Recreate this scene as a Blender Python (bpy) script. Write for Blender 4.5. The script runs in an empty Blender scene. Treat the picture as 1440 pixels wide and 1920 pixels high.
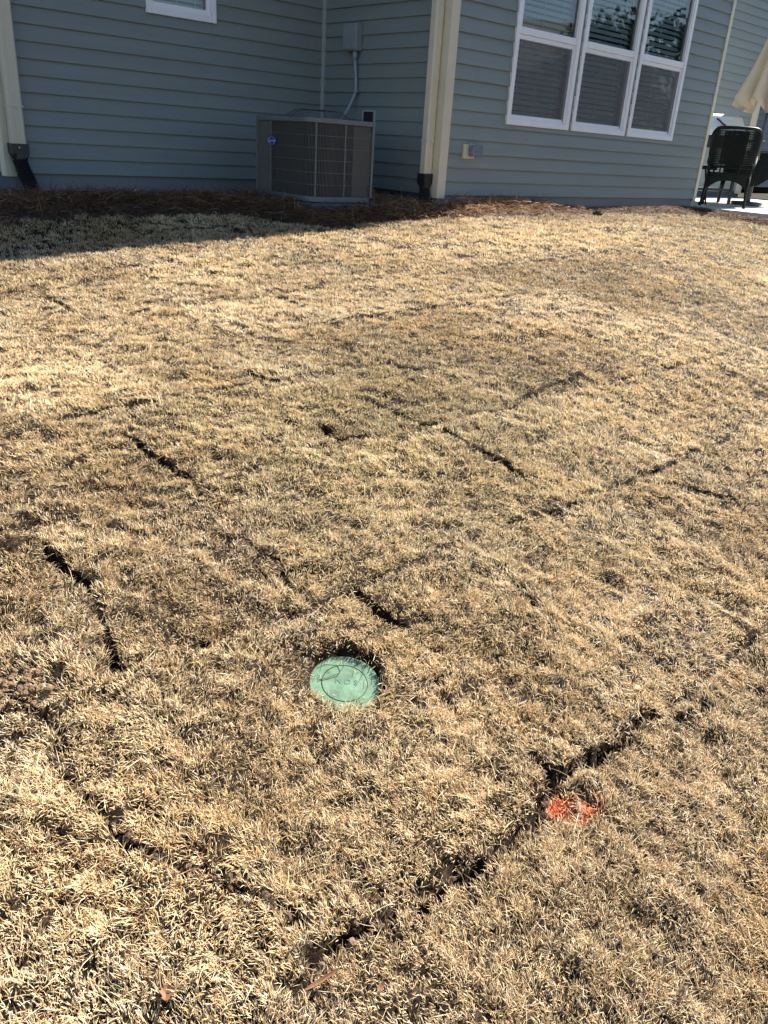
import bpy, math, random
import numpy as np
from mathutils import Vector, Matrix
random.seed(7); RNG = np.random.default_rng(11)
sc = bpy.context.scene
COL = sc.collection

# ------------------------------------------------------------------ camera
SUN_AZ, SUN_EL = math.radians(87.0), math.radians(42)     # azimuth from +Y towards +X
CAMZ = 1.5
cam_d = bpy.data.cameras.new("camera"); cam = bpy.data.objects.new("camera", cam_d); COL.objects.link(cam)
cam_d.sensor_fit = 'VERTICAL'; cam_d.sensor_height = 36; cam_d.lens = 1502.69/1920*36
cam_d.clip_start = 0.05; cam_d.clip_end = 2000
R_ = Vector((0.7410086, -0.66871886, 0.06100281)); U_ = Vector((0.23838383, 0.34690237, 0.90710082)); F_ = Vector((0.62775745, 0.65762742, -0.4164694))
cam.matrix_world = Matrix(((R_.x, U_.x, -F_.x, 0), (R_.y, U_.y, -F_.y, 0), (R_.z, U_.z, -F_.z, CAMZ), (0, 0, 0, 1)))
sc.camera = cam
# ------------------------------------------------------------------ world + sun
w = bpy.data.worlds.new("World"); sc.world = w; w.use_nodes = True
nt = w.node_tree; nt.nodes.clear()
sky = nt.nodes.new('ShaderNodeTexSky'); sky.sky_type = 'NISHITA'; sky.sun_disc = False
sky.sun_elevation = SUN_EL; sky.sun_rotation = SUN_AZ
sky.air_density = 1.0; sky.dust_density = 0.2; sky.ozone_density = 1.8
bg = nt.nodes.new('ShaderNodeBackground'); bg.inputs[1].default_value = 0.05
wo = nt.nodes.new('ShaderNodeOutputWorld'); nt.links.new(sky.outputs[0], bg.inputs[0]); nt.links.new(bg.outputs[0], wo.inputs[0])
sd = bpy.data.lights.new("sun", 'SUN'); sd.energy = 5.0; sd.angle = math.radians(0.53); sd.color = (1.0, 0.945, 0.84)
sun = bpy.data.objects.new("sun", sd); COL.objects.link(sun)
dsun = Vector((math.sin(SUN_AZ)*math.cos(SUN_EL), math.cos(SUN_AZ)*math.cos(SUN_EL), math.sin(SUN_EL)))
sun.rotation_euler = dsun.to_track_quat('Z', 'Y').to_euler(); sun.location = (30, 2, 30)
vs = sc.view_settings; vs.view_transform = 'Standard'; vs.look = 'None'; vs.exposure = 1.76; vs.gamma = 1; vs.use_curve_mapping = False
sc.cycles.max_bounces = 8; sc.cycles.transparent_max_bounces = 12; sc.cycles.transmission_bounces = 4
sc.cycles.caustics_reflective = False; sc.cycles.caustics_refractive = False

# ------------------------------------------------------------------ helpers
class MB:
    def __init__(s): s.v = []; s.f = []
    def add(s, vs, fs):
        n = len(s.v); s.v += [tuple(p) for p in vs]; s.f += [tuple(i+n for i in f) for f in fs]; return s
    def box(s, x0, x1, y0, y1, z0, z1):
        return s.add([(x0,y0,z0),(x1,y0,z0),(x1,y1,z0),(x0,y1,z0),(x0,y0,z1),(x1,y0,z1),(x1,y1,z1),(x0,y1,z1)],
                     [(0,3,2,1),(4,5,6,7),(0,1,5,4),(1,2,6,5),(2,3,7,6),(3,0,4,7)])
    def tube(s, pts, rad, n=8, cap=True):
        pts = [Vector(p) for p in pts]
        if not hasattr(rad, '__len__'): rad = [rad]*len(pts)
        vs = []; fs = []; ref = None
        for i, p in enumerate(pts):
            d = (pts[min(i+1, len(pts)-1)]-pts[max(i-1, 0)]).normalized()
            if ref is None: ref = d.orthogonal().normalized()
            a = (ref-d*ref.dot(d)).normalized(); ref = a; b = d.cross(a)
            for k in range(n):
                t = 2*math.pi*k/n; vs.append(p+(a*math.cos(t)+b*math.sin(t))*rad[i])
        for i in range(len(pts)-1):
            for k in range(n):
                k2 = (k+1) % n; fs.append((i*n+k, i*n+k2, (i+1)*n+k2, (i+1)*n+k))
        if cap: fs.append(tuple(range(n-1, -1, -1))); fs.append(tuple(range((len(pts)-1)*n, len(pts)*n)))
        return s.add(vs, fs)
    def bar(s, a, b, r, n=6): return s.tube([a, b], r, n)
    def prism(s, poly, z0, z1):
        n = len(poly)
        return s.add([(x, y, z0) for x, y in poly]+[(x, y, z1) for x, y in poly],
                     [tuple(range(n-1, -1, -1)), tuple(range(n, 2*n))]+[(i, (i+1) % n, n+(i+1) % n, n+i) for i in range(n)])
    def disc(s, c, r, h, n=40):
        return s.prism([(c[0]+r*math.cos(2*math.pi*i/n), c[1]+r*math.sin(2*math.pi*i/n)) for i in range(n)], c[2], c[2]+h)
    def blob(s, c, r, seed=0, nu=10, nv=7, flat=1.0):
        rr = random.Random(seed); vs = []; fs = []
        for j in range(nv+1):
            for i in range(nu):
                th = math.pi*j/nv; ph = 2*math.pi*i/nu; q = r*(1 if j in (0, nv) else rr.uniform(.7, 1.15))
                vs.append((c[0]+q*math.sin(th)*math.cos(ph), c[1]+q*math.sin(th)*math.sin(ph), c[2]+q*flat*math.cos(th)))
        for j in range(nv):
            for i in range(nu): fs.append((j*nu+i, (j+1)*nu+i, (j+1)*nu+(i+1) % nu, j*nu+(i+1) % nu))
        return s.add(vs, fs)
    def xf(s, M):
        s.v = [tuple(M @ Vector(p)) for p in s.v]; return s

def obj(name, mb, mat, parent=None, bevel=0.0, smooth=False):
    me = bpy.data.meshes.new(name); me.from_pydata(mb.v, [], mb.f); me.update()
    o = bpy.data.objects.new(name, me); COL.objects.link(o); me.materials.append(mat)
    if parent is not None: o.parent = parent
    if smooth: me.polygons.foreach_set('use_smooth', [True]*len(me.polygons))
    if bevel:
        b = o.modifiers.new('bevel', 'BEVEL'); b.width = bevel; b.segments = 2; b.limit_method = 'ANGLE'
    return o
def tag(o, label=None, cat=None, group=None, kind=None):
    if label: o['label'] = label
    if cat: o['category'] = cat
    if group: o['group'] = group
    if kind: o['kind'] = kind
    return o
def thing(name, label, cat, group=None, loc=(0, 0, 0), rz=0):
    o = bpy.data.objects.new(name, None); COL.objects.link(o); o.empty_display_size = .1
    o.location = loc; o.rotation_euler = (0, 0, rz)
    return tag(o, label, cat, group)

# ---- materials
def mat(name, col, rough=.6, metal=0, spec=.5, noise=0, nscale=8, bump=0, bscale=60, stretch=None, alpha=None):
    m = bpy.data.materials.new(name); m.use_nodes = True; t = m.node_tree; b = t.nodes['Principled BSDF']
    b.inputs['Roughness'].default_value = rough; b.inputs['Metallic'].default_value = metal
    b.inputs['Specular IOR Level'].default_value = spec; b.inputs['Base Color'].default_value = (*col, 1)
    tc = t.nodes.new('ShaderNodeTexCoord'); mp = t.nodes.new('ShaderNodeMapping'); t.links.new(tc.outputs['Object'], mp.inputs[0])
    if stretch: mp.inputs['Scale'].default_value = stretch
    if noise:
        n = t.nodes.new('ShaderNodeTexNoise'); n.inputs['Scale'].default_value = nscale; n.inputs['Detail'].default_value = 6
        n.inputs['Roughness'].default_value = .65; t.links.new(mp.outputs[0], n.inputs['Vector'])
        r = t.nodes.new('ShaderNodeMapRange'); r.inputs[1].default_value = .3; r.inputs[2].default_value = .7
        r.inputs[3].default_value = 1-noise; r.inputs[4].default_value = 1+noise; t.links.new(n.outputs[0], r.inputs[0])
        x = t.nodes.new('ShaderNodeMix'); x.data_type = 'RGBA'; x.blend_type = 'MULTIPLY'; x.inputs[0].default_value = 1
        x.inputs[6].default_value = (*col, 1); t.links.new(r.outputs[0], x.inputs[7]); t.links.new(x.outputs[2], b.inputs['Base Color'])
    if bump:
        n2 = t.nodes.new('ShaderNodeTexNoise'); n2.inputs['Scale'].default_value = bscale; n2.inputs['Detail'].default_value = 5
        t.links.new(mp.outputs[0], n2.inputs['Vector'])
        bp = t.nodes.new('ShaderNodeBump'); bp.inputs['Strength'].default_value = bump; bp.inputs['Distance'].default_value = .004
        t.links.new(n2.outputs[0], bp.inputs['Height']); t.links.new(bp.outputs[0], b.inputs['Normal'])
    return m
M_SID = mat('vinyl_siding', (.205, .235, .230), .5, spec=.3, noise=.08, nscale=1.2, bump=.35, bscale=22, stretch=(.35, .35, 6))
M_TRIM = mat('cream_trim', (.58, .53, .41), .45, noise=.06, nscale=3, bump=.15, bscale=30)
M_STRIM = mat('siding_trim', (.36, .40, .38), .45, noise=.04, nscale=3)
M_WHITE = mat('white_vinyl', (.80, .80, .83), .35, noise=.03, nscale=5)
M_FOUND = mat('concrete', (.075, .10, .14), .85, noise=.3, nscale=5, bump=.5, bscale=40)
M_SLAB = mat('patio_concrete', (.56, .54, .50), .85, noise=.1, nscale=4, bump=.4, bscale=60)
M_ROOF = mat('shingle', (.12, .11, .10), .9, noise=.3, nscale=10)
M_BLACK = mat('black_plastic', (.016, .016, .018), .45, noise=.2, nscale=20)
M_ACM = mat('grey_metal', (.13, .135, .14), .45, metal=.0, noise=.10, nscale=7, bump=.1)
M_ACP = mat('grey_panel', (.10, .098, .09), .55, noise=.16, nscale=6, stretch=(1, 1, .4))
M_WIRE = mat('grille_wire', (.125, .12, .115), .5)
M_COIL = mat('coil_fins', (.014, .0135, .013), .7, noise=.4, nscale=14, stretch=(3, 3, .3), bump=.6, bscale=200)
M_BLUE = mat('badge_blue', (.012, .022, .30), .3)
M_SILV = mat('badge_silver', (.6, .62, .68), .3, metal=.2)
M_GALV = mat('grey_conduit', (.28, .32, .37), .5, noise=.1)
M_BOX = mat('grey_box', (.22, .26, .28), .5, noise=.08)
M_ROOM = mat('room_wall', (.16, .15, .14), .9)
M_BLIND = mat('blind_slat', (.86, .87, .86), .6)
M_LID = mat('green_plastic', (.105, .185, .118), .33, noise=.50, nscale=20, bump=.10, bscale=160)
M_LIDD = mat('green_plastic_worn', (.07, .15, .10), .5, noise=.12, nscale=30)
M_WICK = mat('black_wicker', (.004, .006, .005), .5, spec=.22, noise=.4, nscale=60)
M_DARK = mat('dark_metal', (.018, .020, .026), .35)
M_NAVY = mat('navy_pole', (.02, .03, .08), .3)
M_CANVAS = mat('beige_canvas', (.55, .47, .37), .85, noise=.08, nscale=4, bump=.3, bscale=300)
M_LIDMETAL = mat('brushed_steel', (.78, .80, .84), .32, metal=.35, noise=.03)
M_PAPER = mat('white_paper', (.8, .8, .78), .7)
M_LEAF = mat('dry_leaf', (.17, .08, .035), .6, noise=.25, nscale=60)
M_SOIL = mat('soil', (.085, .055, .035), .95, noise=.45, nscale=25, bump=1, bscale=120)
M_CLAY = mat('clay_soil', (.15, .095, .055), .95, noise=.3, nscale=30, bump=1, bscale=120)
M_BED = mat('bed_soil', (.035, .021, .014), .95, noise=.5, nscale=18, bump=1, bscale=90)
M_STONE = mat('pebble', (.6, .6, .62), .7)
M_BARK = mat('bark', (.09, .065, .045), .9, noise=.4, nscale=20, bump=.8, bscale=30)
M_GREEN = mat('tree_leaf', (.05, .085, .03), .6, noise=.5, nscale=3)
M_WEED = mat('weed_leaf', (.11, .20, .04), .6, noise=.3, nscale=12)
M_SHADEW = mat('grey_siding', (.20, .205, .22), .6, noise=.05, nscale=2)

def glass_mat():
    m = bpy.data.materials.new('window_glass'); m.use_nodes = True; t = m.node_tree; t.nodes.clear()
    o = t.nodes.new('ShaderNodeOutputMaterial'); mx = t.nodes.new('ShaderNodeMixShader'); f = t.nodes.new('ShaderNodeFresnel'); f.inputs[0].default_value = 1.95
    tr = t.nodes.new('ShaderNodeBsdfTransparent'); tr.inputs[0].default_value = (.80, .93, .97, 1)
    gl = t.nodes.new('ShaderNodeBsdfGlossy'); gl.inputs['Roughness'].default_value = .008
    tc = t.nodes.new('ShaderNodeTexCoord'); n = t.nodes.new('ShaderNodeTexNoise'); n.inputs['Scale'].default_value = 2.2; n.inputs['Detail'].default_value = 1
    b = t.nodes.new('ShaderNodeBump'); b.inputs['Strength'].default_value = .08; b.inputs['Distance'].default_value = .01
    t.links.new(tc.outputs['Object'], n.inputs['Vector']); t.links.new(n.outputs[0], b.inputs['Height']); t.links.new(b.outputs[0], gl.inputs['Normal'])
    t.links.new(f.outputs[0], mx.inputs[0]); t.links.new(tr.outputs[0], mx.inputs[1]); t.links.new(gl.outputs[0], mx.inputs[2]); t.links.new(mx.outputs[0], o.inputs[0])
    return m
M_GLASS = glass_mat()
def screen_mat(name, col, alpha):
    m = bpy.data.materials.new(name); m.use_nodes = True; t = m.node_tree; t.nodes.clear()
    o = t.nodes.new('ShaderNodeOutputMaterial'); mx = t.nodes.new('ShaderNodeMixShader'); mx.inputs[0].default_value = alpha
    tr = t.nodes.new('ShaderNodeBsdfTransparent'); d = t.nodes.new('ShaderNodeBsdfPrincipled'); d.inputs['Base Color'].default_value = (*col, 1); d.inputs['Roughness'].default_value = .4
    t.links.new(tr.outputs[0], mx.inputs[1]); t.links.new(d.outputs[0], mx.inputs[2]); t.links.new(mx.outputs[0], o.inputs[0]); return m
M_SCREEN = screen_mat('insect_mesh', (.17, .17, .18), .42)
M_CLEAR = screen_mat('clear_cover', (.15, .19, .27), .8)

def straw_mat(name, trans=.3, rough=.55, sp=.35):
    m = bpy.data.materials.new(name); m.use_nodes = True; t = m.node_tree; b = t.nodes['Principled BSDF']; o = t.nodes['Material Output']
    a = t.nodes.new('ShaderNodeAttribute'); a.attribute_name = 'col'
    b.inputs['Roughness'].default_value = rough; b.inputs['Specular IOR Level'].default_value = sp
    tl = t.nodes.new('ShaderNodeBsdfTranslucent'); mx = t.nodes.new('ShaderNodeMixShader'); mx.inputs[0].default_value = trans
    t.links.new(a.outputs['Color'], b.inputs['Base Color']); t.links.new(a.outputs['Color'], tl.inputs['Color'])
    t.links.new(b.outputs[0], mx.inputs[1]); t.links.new(tl.outputs[0], mx.inputs[2]); t.links.new(mx.outputs[0], o.inputs[0])
    return m
M_GRASS = straw_mat('dry_grass', .27, .55, .22); M_STRAW = straw_mat('pine_needles', .08, .8, .10); M_PAINT = straw_mat('painted_grass', .15, .45)

# ------------------------------------------------------------------ ground shape
def sst(a, b, x):
    t = np.clip((x-a)/(b-a), 0, 1); return t*t*(3-2*t)
def G(X, Y):
    X = np.asarray(X, float); Y = np.asarray(Y, float)
    Y2 = np.clip(Y, -4, 6.5); g = .29*Y2-.0223*Y2*Y2
    D = .05*np.clip(6.3-X, 0, 6)*sst(2.0, 4.8, Y)*(1-.95*sst(5.5, 7.0, Y))
    return g-D-.085*sst(6.7, 7.5, Y)*(1-sst(5.6, 6.2, X))
def hsh(i, j, s):
    h = (i.astype(np.int64)*374761393+j.astype(np.int64)*668265263+s*982451653) & 0xffffffff
    h = ((h ^ (h >> 13))*1274126177) & 0xffffffff
    return ((h ^ (h >> 16)) & 0xffff)/65535.0
def vn(x, y, sc_, s=0):
    x = x/sc_; y = y/sc_; i = np.floor(x); j = np.floor(y); u = x-i; v = y-j
    u = u*u*(3-2*u); v = v*v*(3-2*v); i = i.astype(np.int64); j = j.astype(np.int64)
    a = hsh(i, j, s); b = hsh(i+1, j, s); c = hsh(i, j+1, s); d = hsh(i+1, j+1, s)
    return (a*(1-u)+b*u)*(1-v)+(c*(1-u)+d*u)*v
def fb(x, y, sc_, s=0, o=3):
    r = 0; a = 1; n = 0
    for k in range(o): r = r+a*vn(x+k*3.7, y-k*1.9, sc_/2**k, s+k*17); n += a; a *= .5
    return r/n
LID = (1.062, 1.212); LIDR = .088
# seams between the sod pieces: (x0,y0,x1,y1,half width,depth)
SEAMS = [(.70,2.60,.94,2.665,.022,.05),(.94,2.665,1.17,2.69,.012,.03),(1.25,2.68,1.46,2.69,.028,.05),
 (1.12,2.49,1.13,2.35,.018,.055),(1.13,2.35,1.132,2.25,.024,.06),(1.132,2.25,1.163,2.13,.026,.06),
 (.46,2.0,.64,2.003,.016,.045),(.633,2.0,.650,1.92,.026,.055),(.650,1.92,.661,1.75,.024,.06),(.66,1.68,.637,1.57,.014,.035),(.637,1.57,.597,1.47,.018,.05),
 (.60,1.468,.71,1.464,.014,.04),(.74,1.462,.86,1.451,.022,.055),(.86,1.451,.99,1.451,.012,.03),
 (1.29,.735,1.36,.727,.024,.065),(1.36,.727,1.52,.719,.027,.085),(1.307,.81,1.289,.735,.012,.04),
 (.60,.735,.70,.722,.022,.085),(.70,.722,.79,.711,.016,.07),(.84,.704,.91,.704,.018,.07),
 (1.80,1.46,2.03,1.457,.012,.035),(2.10,1.45,2.24,1.448,.022,.05),(2.3,1.45,2.40,1.453,.014,.035),
 (1.287,1.445,1.285,1.36,.014,.04),(1.285,1.36,1.31,1.28,.018,.045),
 (1.80,2.148,1.91,2.111,.03,.06),(2.244,2.048,2.239,1.90,.02,.045),(2.239,1.9,2.272,1.76,.022,.05),(2.272,1.76,2.276,1.60,.016,.04),
 (2.794,4.066,2.764,3.70,.028,.07),(1.845,2.864,1.894,2.68,.025,.05),
 (1.61,.733,1.70,.71,.016,.05),(1.70,.71,1.89,.657,.012,.035),(1.049,.697,1.144,.694,.014,.045),(1.144,.694,1.2,.703,.012,.035),
 (.537,.953,.591,.859,.009,.022),(.591,.859,.625,.76,.012,.032),(.40,1.33,.426,1.17,.008,.018),(.426,1.17,.449,1.07,.009,.020),(.449,1.07,.521,.964,.008,.018),
 (2.8,2.125,3.39,2.2,.018,.04),(3.39,2.2,4.05,2.28,.012,.025),(4.2,1.66,4.26,1.6,.035,.05),
 (2.432,2.685,2.68,2.51,.022,.045),(2.86,1.386,3.06,1.19,.018,.03),(1.732,1.24,1.719,1.14,.016,.04),(1.86,4.915,2.42,4.951,.03,.05),(2.13,2.372,2.189,2.114,.020,.045),
 (2.19,2.11,2.3,2.09,.022,.05),
 (.99,1.451,1.8,1.455,.008,.022),(.91,.704,1.05,.697,.012,.04),(1.2,.70,1.285,.73,.010,.03),(.655,1.76,.66,1.67,.012,.04),(.70,1.464,.75,1.462,.014,.045),(1.16,2.69,1.26,2.68,.014,.04),(1.46,2.69,2.4,2.70,.008,.024),(1.51,.719,1.62,.733,.012,.035),(2.02,1.457,2.11,1.45,.012,.035),(1.163,2.13,1.15,1.47,.008,.022),(2.39,1.453,3.3,1.46,.009,.024)]
SEAMS = [(a, b, c, d, w_*1.0, e*1.15) if abs(c-a) > abs(d-b) else (a, b, c, d, w_, e) for a, b, c, d, w_, e in SEAMS]
def segd(X, Y, s):
    dx, dy = s[2]-s[0], s[3]-s[1]; L2 = dx*dx+dy*dy
    t = np.clip(((X-s[0])*dx+(Y-s[1])*dy)/L2, 0, 1); return np.hypot(X-s[0]-t*dx, Y-s[1]-t*dy)
ROWS = [-1.4,-.7,0.02,.72,1.457,2.08,2.69,3.32,3.95,4.6,5.2]
def trench(X, Y):
    """0..1 how far into a gap, and its depth"""
    wob = (fb(X, Y, .06, 5)-.5)*.034+(vn(X, Y, .017, 6)-.5)*.016
    m = np.zeros_like(X); d = np.zeros_like(X)
    shp = X.shape; xr, yr, wr, mr, dr = X.ravel(), Y.ravel(), wob.ravel(), m.ravel(), d.ravel()
    inb_ = np.nonzero((xr > .2) & (xr < 4.4) & (yr > .4) & (yr < 5.1))[0]
    for s in SEAMS:
        a_, b_ = sorted((s[0], s[2])); c_, e_ = sorted((s[1], s[3]))
        xi, yi = xr[inb_], yr[inb_]; ii = inb_[(xi > a_-.07) & (xi < b_+.07) & (yi > c_-.07) & (yi < e_+.07)]
        if not len(ii): continue
        x_, y_ = xr[ii], yr[ii]
        q = segd(x_+wr[ii], y_+wr[ii], s); hw = np.minimum(s[4], .020)*(.55+.40*vn(x_, y_, .030, 9))
        k = (1-sst(.55, 1.1, q/hw))*sst(.02, .28, vn(x_, y_, .045, 19)+(.20 if s[5] > .034 else .02))
        dr[ii] = np.maximum(dr[ii], k*s[5]); mr[ii] = np.maximum(mr[ii], k)
    m, d = mr.reshape(shp), dr.reshape(shp)
    d = d*1.1
    # faint joints of the whole sod pattern
    for ri, y0 in enumerate(ROWS):
        yy = y0+(fb(X, X*0+ri, .5, 31)-.5)*.05
        st = sst(.44, .66, fb(X, X*0+ri*7.3, .22, 33))
        k = (1-sst(.3, 1.2, np.abs(Y+wob*.6-yy)/.0125))*st; m = np.maximum(m, k*.8); d = np.maximum(d, k*.030)
        if ri+1 < len(ROWS):
            y1 = ROWS[ri+1]; off = (ri*.41) % 1.1
            xx = (X+off+wob+(fb(Y, Y*0+ri, .3, 35)-.5)*.05) % 1.1
            st = sst(.55, .75, fb(Y+np.floor((X+off)/1.1)*9.1, Y*0+ri*3.1, .2, 37))*(Y > y0)*(Y < y1)
            k = (1-sst(.3, 1.2, np.abs(xx-.55)/.0115))*st; m = np.maximum(m, k*.8); d = np.maximum(d, k*.034)
    return m, d
def piece(X, Y):
    """a number per sod piece, for tone and combing"""
    r = np.zeros_like(X)
    for ri in range(len(ROWS)-1):
        off = (ri*.41) % 1.1; c = np.floor((X+off-.55)/1.1)
        r = np.where((Y >= ROWS[ri]) & (Y < ROWS[ri+1]), hsh(c, np.full_like(c, ri), 77), r)
    return r
def relief(X, Y):
    m, d = trench(X, Y)
    q = np.hypot(X-LID[0], Y-LID[1])
    fa = np.interp(np.hypot(X, Y), [0, 1.8, 3, 5, 8], [1, .9, .55, .40, .35]); h = (fb(X, Y, .34, 1, 3)-.5)*.050*fa+((fb(X, Y, .085, 2, 2)-.5)*.034+(vn(X, Y, .030, 3)-.5)*.020)*(.5+.5*fa)+(piece(X, Y)-.5)*.012
    h = h*sst(LIDR*.9, LIDR*2.0, q)
    far = (X-LID[0])*.62+(Y-LID[1])*.78; far2 = (X-LID[0])*.90+(Y-LID[1])*.44
    h = h-.034*(1-sst(LIDR*.92, LIDR*1.06, q))+.017*sst(-.03, .06, far2)*sst(LIDR*1.02, LIDR*1.22, q)*(1-sst(LIDR*1.6, LIDR*2.8, q))
    return h-np.minimum(d, .075)
# mulch bed edge
MX = np.array([-3, 2.06, 2.53, 3.04, 3.98, 4.23, 4.50, 5.09, 5.60, 6.21, 7.20, 8.00, 8.75, 10.3, 10.6]); MY = np.array([6.4, 6.34, 6.34, 6.34, 6.27, 5.92, 5.60, 5.60, 5.57, 5.46, 5.57, 5.60, 5.60, 5.50, 5.45])
def bed(X, Y):
    """signed metres into the mulch bed"""
    e = np.interp(X, MX, MY)+(fb(X, Y, .22, 41, 3)-.5)*.20
    a = np.where(X < 10.62, Y-e, -1)
    b = np.minimum(X-10.60-(fb(X, Y, .3, 42, 2)-.5)*.15, 11.04-X)
    return np.maximum(a, np.where(Y < 5.87, b, -1))
def bedmask(X, Y):
    return bed(X, Y)

def lawn_grid():
    def axis(lo, f0, f1, hi, step):
        a = [f0]; s = step
        while a[-1] > lo: s *= 1.16; a.append(a[-1]-s)
        a = a[::-1]; n = int((f1-f0)/step); a += list(f0+step*np.arange(1, n+1)); s = step
        while a[-1] < hi: s *= 1.13; a.append(a[-1]+s)
        return np.array(a)
    xs = axis(-300, -.3, 4.0, 300, .014); ys = axis(-300, -.1, 3.4, 300, .014)
    X, Y = np.meshgrid(xs, ys, indexing='ij'); near = (np.abs(X-5) < 14) & (np.abs(Y-2) < 12)
    Z = G(X, Y); Z = np.where(near, Z+relief(X, Y)*(1-sst(0, .1, bedmask(X, Y))), Z)-.013
    nx, ny = X.shape; idx = np.arange(nx*ny).reshape(nx, ny)
    q = np.stack([idx[:-1, :-1], idx[1:, :-1], idx[1:, 1:], idx[:-1, 1:]], -1).reshape(-1, 4)
    return np.stack([X, Y, Z], -1).reshape(-1, 3), q
def np_mesh(name, V, faces, mat_, colr=None, smooth=False):
    """faces: list of (n,k) int arrays"""
    me = bpy.data.meshes.new(name); me.vertices.add(len(V)); me.vertices.foreach_set('co', V.astype(np.float32).ravel())
    li = np.concatenate([f.ravel() for f in faces]).astype(np.int32); tot = np.concatenate([np.full(len(f), f.shape[1]) for f in faces])
    st = np.concatenate([[0], np.cumsum(tot)[:-1]]).astype(np.int32)
    me.loops.add(len(li)); me.loops.foreach_set('vertex_index', li); me.polygons.add(len(tot)); me.polygons.foreach_set('loop_start', st)
    if colr is not None:
        a = me.color_attributes.new('col', 'FLOAT_COLOR', 'POINT'); a.data.foreach_set('color', np.hstack([colr, np.ones((len(colr), 1))]).astype(np.float32).ravel())
    me.materials.append(mat_); me.update(calc_edges=True)
    me.polygons.foreach_set('use_smooth', np.full(len(tot), smooth))
    o = bpy.data.objects.new(name, me); COL.objects.link(o); return o
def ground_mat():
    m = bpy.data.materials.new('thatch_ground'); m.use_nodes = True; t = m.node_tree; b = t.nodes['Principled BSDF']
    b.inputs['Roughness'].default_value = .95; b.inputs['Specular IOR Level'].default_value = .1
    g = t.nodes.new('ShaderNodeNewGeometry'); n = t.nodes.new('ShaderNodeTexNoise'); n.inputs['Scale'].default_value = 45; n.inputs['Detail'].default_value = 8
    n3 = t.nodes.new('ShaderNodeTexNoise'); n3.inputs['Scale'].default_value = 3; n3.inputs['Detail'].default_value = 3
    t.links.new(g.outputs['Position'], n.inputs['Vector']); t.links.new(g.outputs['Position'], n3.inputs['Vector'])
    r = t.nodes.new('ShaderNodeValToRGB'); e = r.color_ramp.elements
    e[0].position = .3; e[0].color = (.014, .009, .006, 1); e[1].position = .7; e[1].color = (.042, .028, .018, 1)  # near-black colour stands in for shade in the sunlit sod gaps
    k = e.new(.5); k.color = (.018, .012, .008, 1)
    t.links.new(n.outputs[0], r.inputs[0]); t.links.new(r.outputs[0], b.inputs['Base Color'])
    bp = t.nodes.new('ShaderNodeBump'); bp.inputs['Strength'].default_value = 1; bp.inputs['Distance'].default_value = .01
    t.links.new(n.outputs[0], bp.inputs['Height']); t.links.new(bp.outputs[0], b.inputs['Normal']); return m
V, q = lawn_grid()
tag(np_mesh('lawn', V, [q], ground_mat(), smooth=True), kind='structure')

# ------------------------------------------------------------------ house
XI, YR, YL, X0, X1, ZB, CR = 6.033, 5.877, 7.716, 2.63, 11.05, 1.08, .127
NC = 43; ZT = ZB+NC*CR
house = thing('house', 'grey-blue vinyl sided house with cream corner boards and white framed windows above the lawn', 'house', loc=(6, 8, .9))
HL = Vector((6, 8, .9))
def hobj(name, mb, m, parent=house, **k):
    if parent is house: mb.xf(Matrix.Translation(-HL))
    return obj(name, mb, m, parent, **k)
def hsub(name, mb, m, parent, **k):       # sub-part: parent sits at the house's own origin
    mb.xf(Matrix.Translation(-HL)); return obj(name, mb, m, parent, **k)
def siding(name, P, D, N, L, openings=(), nc=NC, m=M_SID, seed=1, cr=CR, k0=0):
    """P origin (x,y), D direction along, N outward normal, L length; openings (s0,s1,z0,z1)"""
    rr = random.Random(seed); mb = MB()
    def pt(s, n, z): return (P[0]+D[0]*s+N[0]*n, P[1]+D[1]*s+N[1]*n, z)
    for k in range(k0, nc):
        za, zb = ZB+k*cr, ZB+(k+1)*cr
        cuts = {0.0, L}
        for o in openings:
            if o[2] < zb and o[3] > za: cuts |= {o[0], o[1]}
        j = rr.uniform(.3, 3.6); joints = []
        while j < L-.2: joints.append(j); cuts.add(j); j += rr.uniform(2.6, 3.7)
        cuts = sorted(cuts); ox = 0; wob = rr.uniform(-.0012, .0012)
        for s0, s1 in zip(cuts[:-1], cuts[1:]):
            if s0 in joints: ox = .0016-ox
            mid = (s0+s1)/2; zs = [(za, zb)]
            for o in openings:
                if o[0] <= mid <= o[1]:
                    nz = []
                    for a, b in zs:
                        if o[2] > a: nz.append((a, min(b, o[2])))
                        if o[3] < b: nz.append((max(a, o[3]), b))
                    zs = [z for z in nz if z[1]-z[0] > .001]
            for a, b in zs:
                f = lambda z: .021-(z-za)/(zb-za)*.0185+ox+wob
                c = (a+b)/2; bow = .0012
                nseg = max(1, int((s1-s0)/.6)); ss = [s0+(s1-s0)*i/nseg for i in range(nseg+1)]
                for p0, p1 in zip(ss[:-1], ss[1:]):
                    mb.add([pt(p0, f(a)+.0, a), pt(p1, f(a), a), pt(p1, f(a+.004), a+.006), pt(p0, f(a+.004), a+.006),
                            pt(p0, f(c)+bow, c), pt(p1, f(c)+bow, c), pt(p0, f(b), b), pt(p1, f(b), b)],
                           [(0,1,2,3), (3,2,5,4), (4,5,7,6)])
                    if a == za: mb.add([pt(p0, -.006, a), pt(p1, -.006, a), pt(p1, f(a), a), pt(p0, f(a), a)], [(0,1,2,3)])
                    if s0 in joints and p0 == s0: mb.add([pt(p0, -.004, a), pt(p0, f(a), a), pt(p0, f(b), b), pt(p0, -.004, b)], [(0,1,2,3)])
    return hobj(name, mb, m)
WIN = [(6.920, 7.964, 1.757, 3.42), (8.020, 9.070, 1.757, 3.42), (9.126, 10.160, 1.757, 3.42)]
WL = (3.993, 4.711, 2.44, 3.66)
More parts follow.
